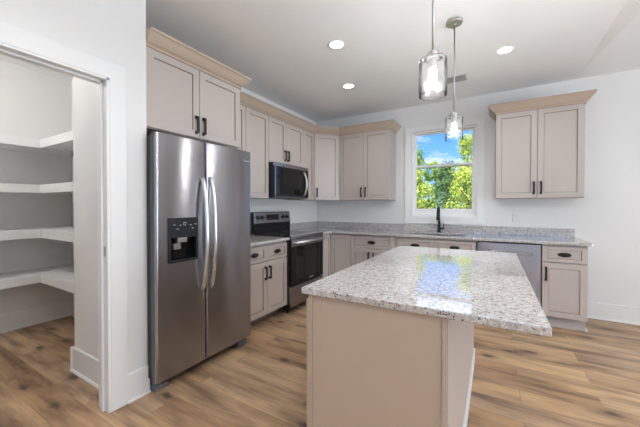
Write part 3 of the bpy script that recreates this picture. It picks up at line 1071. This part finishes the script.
def fridge_door(name, u0, u1, hole=None):
    """softly bowed door slab, optional rectangular hole in its front skin"""
    nseg = 26
    us_ = [u0 + (u1 - u0) * k / nseg for k in range(nseg + 1)]
    us_[1:1] = [u0 + .004, u0 + .010]
    us_[-1:-1] = [u1 - .010, u1 - .004]
    if hole:
        us_ += [hole[0], hole[1]]
    us_ = sorted(set(round(x, 5) for x in us_))
    zs = [FZ0, FZ1] if not hole else [FZ0, hole[2], hole[3], FZ1]
    yb = -0.704

    def front(u):
        a = (u - u0) / (u1 - u0)
        e = min(u - u0, u1 - u)
        bow = 0.010 * (1 - (2 * a - 1) ** 2)
        edge = 0.012 * max(0, 1 - e / 0.012) ** 2
        return -0.756 - bow + edge
    vs, fs = [], []
    nz = len(zs)
    for u in us_:
        for z in zs:
            vs.append((u, front(u), z))
    base = len(vs)
    for u in us_:
        vs += [(u, yb, FZ0), (u, yb, FZ1)]
    for i in range(len(us_) - 1):
        um = (us_[i] + us_[i + 1]) / 2
        for j in range(nz - 1):
            zm = (zs[j] + zs[j + 1]) / 2
            if hole and hole[0] < um < hole[1] and hole[2] < zm < hole[3]:
                continue
            fs.append((i * nz + j, (i + 1) * nz + j, (i + 1) * nz + j + 1, i * nz + j + 1))
        fs.append((base + 2 * i, base + 2 * i + 1, base + 2 * i + 3, base + 2 * i + 2))
        fs.append((i * nz, base + 2 * i, base + 2 * i + 2, (i + 1) * nz))
        fs.append((i * nz + nz - 1, (i + 1) * nz + nz - 1, base + 2 * i + 3, base + 2 * i + 1))
    n_ = len(us_) - 1
    fs.append(tuple([j for j in range(nz)] + [base + 1, base]))
    fs.append(tuple([n_ * nz + j for j in range(nz)][::-1] + [base + 2 * n_, base + 2 * n_ + 1]))
    me_faces = fs
    o = link_mesh(name, vs, me_faces, 'steel', t, smooth=True)
    o.data.materials.append(M['darkgrey'])
    for k in (-1, -2):
        o.data.polygons[len(o.data.polygons) + k].material_index = 1
    md = o.modifiers.new('edge', 'EDGE_SPLIT')
    md.split_angle = R(40)
    return o


HU0, HU1, HZ0, HZ1 = -0.374, -0.146, 0.885, 1.196
fd = fridge_door('freezer_door', L0, L1, (HU0, HU1, HZ0, HZ1))
rd = fridge_door('fridge_door', R0, R1)
# dispenser
ds = MB()
ds.cells([HU0 - .002, HU0 + .012, HU1 - .012, HU1 + .002], [HZ0 - .002, HZ0 + .012, HZ1 - .140, HZ1 + .002], -0.776, -0.750,
         lambda u, v: HU0 + .012 < u < HU1 - .012 and HZ0 + .012 < v < HZ1 - .140)
dsp = ds.build('dispenser', 'blackplastic', fd, bevel=0.003, seg=2)
dsp['label'] = 'black ice and water dispenser'
cv = MB()
a0, a1, c0, c1 = HU0 + .010, HU1 - .010, HZ0 + .010, HZ1 - .138
cv.raw([(a0, -.755, c0), (a1, -.755, c0), (a1, -.755, c1), (a0, -.755, c1), (a0 + .01, -.711, c0 + .01), (a1 - .01, -.711, c0 + .01), (a1 - .01, -.711, c1 - .01), (a0 + .01, -.711, c1 - .01)],
       [(4, 5, 6, 7), (0, 1, 5, 4), (1, 2, 6, 5), (2, 3, 7, 6), (3, 0, 4, 7)])
cv.build('dispenser_recess', 'blackglass', fd)
pd = MB()
pd.box(-.31, -.235, -.774, -.735, HZ1 - .175, HZ1 - .130)
pd.box(-.325, -.265, -.745, -.712, HZ1 - .225, HZ1 - .180)
pd.build('dispenser_paddle', 'nickel', fd, bevel=0.003)
for u, z in ((-.345, .045), (-.30, .05), (-.215, .05), (-.175, .045), (-.32, .075), (-.20, .075)):
    MB().box(u, u + .016, -.7775, -.7755, HZ1 - z - .004, HZ1 - z).build('dispenser_icon', 'handle_steel', dsp)
MB().lathe([(.012, 0), (.012, .0012), (.0095, .0012), (.0095, 0)], -.258, -.7758, HZ1 - .042, 20, 'y', cap=False).build('dispenser_dial', 'handle_steel', dsp)


def fridge_handle(u, par):
    pts = []
    for k in range(25):
        a = k / 24
        s = math.sin(PI * a)
        pts.append((u, -0.760 - 0.062 * min(1, s ** 0.55), 0.635 + a * 0.87))
    return MB().tube(pts, 0.0145, 14, 1.0).build('handle', 'handle_steel', par, smooth=True)


fridge_handle(-0.098, fd)
fridge_handle(-0.020, rd)
text('fridge_logo', 'Whirlpool', 0.026, 'handle_steel', rd, (0.362, -0.7610, 1.690), (PI / 2, 0, 0.022), 0.0012)
# hinges, grille, feet
for u0_, u1_ in ((-0.430, -0.35), (0.35, 0.430)):
    MB().box(u0_, u1_, -0.700, -0.560, 1.745, 1.765).build('hinge_cover', 'footgrey', t, bevel=0.004, seg=2)
g_ = MB().box(-0.40, 0.40, -0.640, -0.600, 0.018, 0.080)
for k in range(4):
    g_.box(-0.40, 0.40, -0.645, -0.638, 0.024 + k * .014, 0.030 + k * .014)
g_.build('base_grille', 'blackplastic', t)
for s in (-1, 1):
    ft = MB()
    c_u = s * 0.385
    ft.box(c_u - .052, c_u + .052, -0.700, -0.600, 0.0, 0.040)
    ft.box(c_u - .045, c_u + .045, -0.690, -0.600, 0.040, 0.072)
    ft.build('foot', 'footgrey', t, bevel=0.005, seg=2)

# ------------------------------------------------------------------ island
IX0, IX1, IY0, IY1 = 1.981, 2.556, -3.372, -1.762
t = thing('kitchen_island', 'tan painted kitchen island cabinet below the wide granite slab in the foreground', 'island', ((IX0 + IX1) / 2, (IY0 + IY1) / 2, 0))
hx, hy = (IX1 - IX0) / 2, (IY1 - IY0) / 2
MB().box(-hx, hx, -hy, hy, 0.114, 0.8835).build('island_body', 'cab', t, bevel=0.0015)
MB().box(-hx + .065, hx - .002, -hy + .002, hy - .002, 0.0, 0.1145).build('toe_kick', 'toe', t)
MB().box(-hx + .019, hx - .0165, -hy - .004, -hy, 0.0, 0.8825).build('end_panel', 'cabtrim', t)
MB().box(-hx + .0005, -hx + .0165, -hy - .010, -hy, 0.0, 0.8825).build('corner_stile', 'cabtrim', t, bevel=0.0012)
MB().box(hx - .015, hx + .0005, -hy - .008, -hy, 0.0, 0.8825).build('corner_stile', 'cabtrim', t, bevel=0.0012)
MB().box(hx, hx + .006, -hy + .001, hy, 0.115, 0.8825).build('back_panel', 'cab', t, bevel=0.0015)
MB().box(hx, hx + .0145, -hy + .001, hy + .001, 0.0, 0.1145).build('base_trim', 'trim', t, bevel=0.003)
n_b = 3
wb = (2 * hy - .006) / n_b
for k in range(n_b):
    a = -hy + .003 + k * wb
    for z0_, z1_, nm in ((RZ0, RZ1, 'door'), (DZ0, DZ1, 'drawer')):
        u0_, u1_ = -(a + wb), -a            # local x along -y after a -90 degree turn
        d = shaker(nm, u0_, u1_, z0_, z1_, hx + .0215, t, 'cabtrim', rail=.057 if nm == 'door' else .045, railz=None if nm == 'door' else .034)
        d.rotation_euler = (0, 0, R(-90))
        if nm == 'door':
            bar_pull(d, u0_ + .034, z1_ - .195, z1_ - .045, hx + .0215)
        else:
            cup_pull(d, (u0_ + u1_) / 2, (z0_ + z1_) / 2, hx + .0215)
it = MB().box(1.946, 2.852, -3.389, -1.738, 0.884, 0.914).build('island_countertop', 'granite', bevel=0.005, seg=3)
props(it, 'large polished speckled granite slab on the kitchen island reflecting the window', 'countertop')

# ------------------------------------------------------------------ ceiling lights


def point_light(name, par, loc, power, radius, color, spot=None):
    d = bpy.data.lights.new(name, 'SPOT' if spot else 'POINT')
    d.energy = power
    d.shadow_soft_size = radius
    d.color = color
    if spot:
        d.spot_size = R(spot)
        d.spot_blend = 0.6
    o = bpy.data.objects.new(name, d)
    COL.objects.link(o)
    o.parent = par
    o.location = loc
    return o


cans = [((1.453, -2.074), 'round recessed ceiling light above the floor between refrigerator and island'),
        ((2.783, -1.188), 'round recessed ceiling light to the right of the pendants, near the right wall cabinet'),
        ((1.153, -1.164), 'round recessed ceiling light nearest the corner cabinets'),
        ((1.55, -4.30), 'round recessed ceiling light in front of the pantry doorway, unseen, added as fill'),  # this and the next two are unseen cans added to brighten the room
        ((3.10, -5.60), 'round recessed ceiling light behind the camera position, unseen, added as fill'),
        ((1.55, -6.60), 'round recessed ceiling light at the living room end, unseen, added as fill')]
for (x_, y_), lab in cans:
    t = thing('recessed_light', lab, 'ceiling light', (x_, y_, H), 0, 'recessed ceiling lights')
    MB().lathe([(0.058, 0.0), (0.060, -0.004), (0.074, -0.006), (0.078, -0.002), (0.078, 0.0)], n=36, cap=False).build('trim_ring', 'trim', t, smooth=True)
    MB().lathe([(0.0585, 0.0), (0.0585, -0.003)], n=36).build('lamp_lens', 'lens', t)
    point_light('lamp_light', t, (0, 0, -0.012), CAN_POWER, 0.055, WARM, 150)


def pendant(label, x_, y_, zb):
    t = thing('pendant_light', label, 'pendant light', (x_, y_, H), 0, 'glass cylinder pendants over the island')
    dz = zb - H
    MB().lathe([(0.062, 0.0), (0.062, -0.014), (0.058, -0.020), (0.014, -0.022), (0.012, -0.034), (0.006, -0.036)], n=32).build('canopy', 'nickel', t, smooth=False)
    top = dz + 0.185
    MB().lathe([(0.0055, -0.03), (0.0055, top + .03)], n=12).build('stem', 'nickel', t, smooth=True)
    cp = MB()
    cp.lathe([(0.012, top + .040), (0.015, top + .030), (0.030, top + .026), (0.030, top + .004), (0.024, top + .002)], n=24)
    cp.lathe([(0.019, top + .002), (0.019, top - .045)], n=20)
    cp.build('socket_cap', 'nickel', t, smooth=False)
    for s in (-1, 1):
        MB().lathe([(0.0065, -.008), (0.0075, 0.0), (0.006, .012)], s * 0.036 * .84, -s * .036 * .5, top + .012, 10).build('thumb_screw', 'nickel', t)
    sh = MB()
    sh.lathe([(0.031, top), (0.060, top), (0.066, top - .006), (0.067, top - .02), (0.067, dz + .004), (0.066, dz), (0.0635, dz), (0.0632, dz + .006), (0.0632, top - .02), (0.060, top - .004), (0.031, top - .004)], n=40, cap=False)
    sh.build('glass_shade', 'shade', t, smooth=True)
    MB().lathe([(0.006, top - .044), (0.016, top - .052), (0.019, top - .075), (0.019, top - .125), (0.014, top - .142), (0.004, top - .150)], n=20).build('bulb', 'bulb', t, smooth=True)
    point_light('bulb_light', t, (0, 0, top - .10), BULB_POWER, 0.045, (0.97, 0.985, 1.0))
    return t


pendant('clear glass pendant nearer the camera, hanging larger over the front of the island', 2.432, -2.93, 1.832)
pendant('clear glass pendant hanging in front of the window, over the back of the island', 2.421, -1.90, 1.808)

# unseen bowl uplight added to brighten the ceiling
t = thing('added_uplight', 'added white bowl uplight, unseen, that brightens the ceiling', 'pendant light', (4.5, -4.3, H))
MB().lathe([(0.07, 0.0), (0.07, -0.02), (0.01, -0.03)], n=24).build('canopy', 'nickel', t)
MB().lathe([(0.006, -0.02), (0.006, -0.92)], n=10).build('stem', 'nickel', t)
MB().lathe([(0.010, -1.02), (0.14, -0.995), (0.22, -0.94), (0.26, -0.87), (0.255, -0.87), (0.215, -0.93), (0.135, -0.985), (0.010, -1.00)], n=36, cap=False).build('bowl', 'trim', t, smooth=True)
o = point_light('ceiling_fill_light', t, (0, 0, -0.86), UPLIGHT_POWER, 0.12, (0.95, 0.98, 1.0), 172)
o.rotation_euler = (PI, 0, 0)

# ceiling register
t = thing('ceiling_vent', 'small rectangular white ceiling register behind the pendants', 'vent', (2.315, -0.73, H), 0)
vm = MB().cells([-.12, -.10, .10, .12], [-.105, -.085, .085, .105], -0.008, -0.0005, lambda u, v: abs(u) < .1 and abs(v) < .085, 'xy')
vm.build('vent_frame', 'outlet', t, bevel=0.002)
sl = MB()
for k in range(11):
    y_ = -.083 + k * .0155
    sl.raw([(-.1, y_, -.0015), (.1, y_, -.0015), (.1, y_ + .009, -.0075), (-.1, y_ + .009, -.0075), (-.1, y_ + .0012, -.0008), (.1, y_ + .0012, -.0008), (.1, y_ + .0102, -.0068), (-.1, y_ + .0102, -.0068)],
           [(0, 1, 2, 3), (7, 6, 5, 4), (0, 4, 5, 1), (1, 5, 6, 2), (2, 6, 7, 3), (3, 7, 4, 0)])
sl.build('vent_louver', 'ventgrey', t)
MB().box(-.1, .1, -.085, .085, -.0006, -.0002).build('vent_duct', 'slot', t)

# outlets
for (x_, z_), lab in (((2.943, 1.131), 'white wall outlet below the right wall cabinet, above the dishwasher'),
                      ((0.933, 1.131), 'white wall outlet below the wall cabinet left of the window')):
    t = thing('wall_outlet', lab, 'outlet', (x_, 0, z_), 0, 'outlets over the back counter')
    MB().box(-.036, .036, -.006, -.0005, -.057, .057).build('cover_plate', 'outlet', t, bevel=0.003, seg=2)
    for s in (-1, 1):
        rc_ = MB().box(-.017, .017, -.0075, -.005, s * .024 - .014, s * .024 + .014).build('socket', 'outlet', t, bevel=0.001)
        MB().box(-.008, -.006, -.0079, -.0074, s * .024 - .003, s * .024 + .006).box(.006, .008, -.0079, -.0074, s * .024 - .003, s * .024 + .006).build('socket_slot', 'slot', rc_)
t = thing('strike_plate', 'small metal strike plate on the pantry door jamb', 'strike plate', (0.56, -3.5905, 1.0), 0)
MB().box(0.05, 0.075, -.0015, -.0002, -.03, .03).build('metal_plate', 'nickel', t)

# ------------------------------------------------------------------ pantry shelves
for zt_, lab in ((1.940, 'top white L-shaped pantry shelf, above eye level'),
                 (1.493, 'second white L-shaped pantry shelf from the top, just above eye level'),
                 (1.048, 'third white L-shaped pantry shelf from the top, below eye level'),
                 (0.600, 'lowest white L-shaped pantry shelf, nearest the floor')):
    t = thing('pantry_shelf', lab, 'shelf', (-1.6, -2.95, zt_), 0, 'L-shaped pantry shelves')
    D = 0.40
    MB().prism([(0.001, -0.001), (0.001, -2.098), (D - .019, -2.098), (D - .019, -D + .019), (1.479, -D + .019), (1.479, -0.001)], -0.019, 0.0).build('shelf_board', 'shelf', t)
    MB().prism([(D - .019, -2.098), (D, -2.098), (D, -D), (1.479, -D), (1.479, -D + .019), (D - .019, -D + .019)], -0.083, 0.0).build('front_edge', 'shelf', t, bevel=0.0015)
    MB().box(0.001, .019, -2.098, -.001, -0.075, -0.0195).box(.02, 1.479, -.019, -.001, -0.075, -0.0195).build('wall_cleat', 'shelf', t)
t = thing('added_pantry_light', 'round flush ceiling light inside the pantry, unseen, added to light the shelves', 'ceiling light', (-0.60, -4.25, H))  # unseen lamp added to light the pantry
MB().lathe([(0.16, 0), (0.16, -.02), (0.15, -.03)], n=32).build('lamp_base', 'trim', t)
MB().lathe([(0.145, -.03), (0.14, -.06), (0.10, -.085), (0.02, -.095)], n=32).build('lamp_lens', 'lens', t, smooth=True)
point_light('lamp_light', t, (0, 0, -0.16), 17, 0.10, (1.0, 0.98, 0.95))

# ------------------------------------------------------------------ trees outside


def tree(label, x_, y_, h, spread, mat, n, seed, crown_low=0.5, leaf=0.09):
    rnd_ = random.Random(seed)
    t = thing('tree', label, 'tree', (x_, y_, -0.5), 0, 'trees outside the window')
    tk = MB()
    pts = [(0, 0, 0), (rnd_.uniform(-.05, .05), rnd_.uniform(-.05, .05), h * .3), (rnd_.uniform(-.15, .15), rnd_.uniform(-.1, .1), h * .6), (rnd_.uniform(-.2, .2), 0, h * .88)]
    tk.tube(pts, [0.09, 0.07, 0.045, 0.015], 8)
    limbs = []
    for k in range(9):
        z = h * rnd_.uniform(.22, .75)
        a = rnd_.uniform(0, 2 * PI)
        L_ = spread * rnd_.uniform(.55, .95)
        e = Vector((math.cos(a) * L_, math.sin(a) * L_, z + rnd_.uniform(.15, .6)))
        s = Vector((0, 0, z))
        md_ = (s + e) / 2 + Vector((0, 0, -.05))
        tk.tube([s, md_, e], [0.03, 0.02, 0.008], 6)
        limbs.append((s, e))
    tk.build('trunk', 'bark', t, smooth=True)
    vs, fs = [], []
    clusters = []
    for k in range(46):
        zz = h * (crown_low * .35 + (1 - crown_low * .35) * rnd_.random() ** .8)
        prof = math.sin(PI * min(1, max(0.05, (zz / h - .05) / 1.0)) ** .75)
        a = rnd_.uniform(0, 2 * PI)
        rr = spread * (0.35 + .65 * prof) * math.sqrt(rnd_.random()) * (1.0 if zz < h * .8 else .45)
        clusters.append((Vector((math.cos(a) * rr, math.sin(a) * rr, zz)), rnd_.uniform(.22, .48)))
    for k in range(n):
        c_, r_ = clusters[rnd_.randrange(len(clusters))]
        dv = Vector((rnd_.gauss(0, 1), rnd_.gauss(0, 1), rnd_.gauss(0, .8))).normalized() * r_ * rnd_.uniform(.55, 1.05)
        p_ = c_ + dv
        nrm_ = (dv.normalized() + Vector((rnd_.uniform(-.7, .7), rnd_.uniform(-.7, .7), rnd_.uniform(-.2, .9)))).normalized()
        a_ = nrm_.orthogonal().normalized()
        a_ = Matrix.Rotation(rnd_.uniform(0, 2 * PI), 3, nrm_) @ a_
        b__ = nrm_.cross(a_)
        s = leaf * rnd_.uniform(.7, 1.3)
        i0 = len(vs)
        vs += [p_ - a_ * s * .5, p_ + b__ * s * .28 + nrm_ * s * .06, p_ + a_ * s * .55, p_ - b__ * s * .28 + nrm_ * s * .06]
        fs.append((i0, i0 + 1, i0 + 2, i0 + 3))
    me = bpy.data.meshes.new('foliage')
    me.from_pydata([tuple(q) for q in vs], [], fs)
    me.materials.append(M[mat])
    o = bpy.data.objects.new('foliage', me)
    COL.objects.link(o)
    o.parent = t
    return t


tree('bright yellow-green tree rising up the right side of the window', 1.62, 11.0, 4.95, 0.50, 'leaf_yellow', 5200, 3)
tree('slim green tree at the left edge of the window', -0.42, 9.6, 4.35, 0.34, 'leaf_mid', 3000, 5)
tree('low yellow-green shrub tree in the lower left of the window', 0.22, 6.4, 3.0, 0.62, 'leaf_yellow', 5200, 8, crown_low=0.1)
tree('low dark green tree in the lower middle of the window', 0.34, 13.5, 4.1, 1.2, 'leaf_dark', 6200, 11, leaf=.12, crown_low=0.1)
tree('low yellow-green shrub tree in the lower right of the window', 1.80, 8.2, 3.3, 0.62, 'leaf_yellow', 5200, 14, crown_low=0.1)
tree('wide mid-green tree farther back behind the window trees', -0.8, 17.0, 4.7, 2.4, 'leaf_mid', 8200, 17, leaf=.15, crown_low=0.1)
tree('tall green tree outside to the left, beyond the window edge', -3.6, 10.0, 4.4, 1.3, 'leaf_mid', 3600, 21)
tree('tall yellow tree outside to the right, beyond the window edge', 4.2, 9.5, 4.6, 1.2, 'leaf_yellow', 3600, 25)
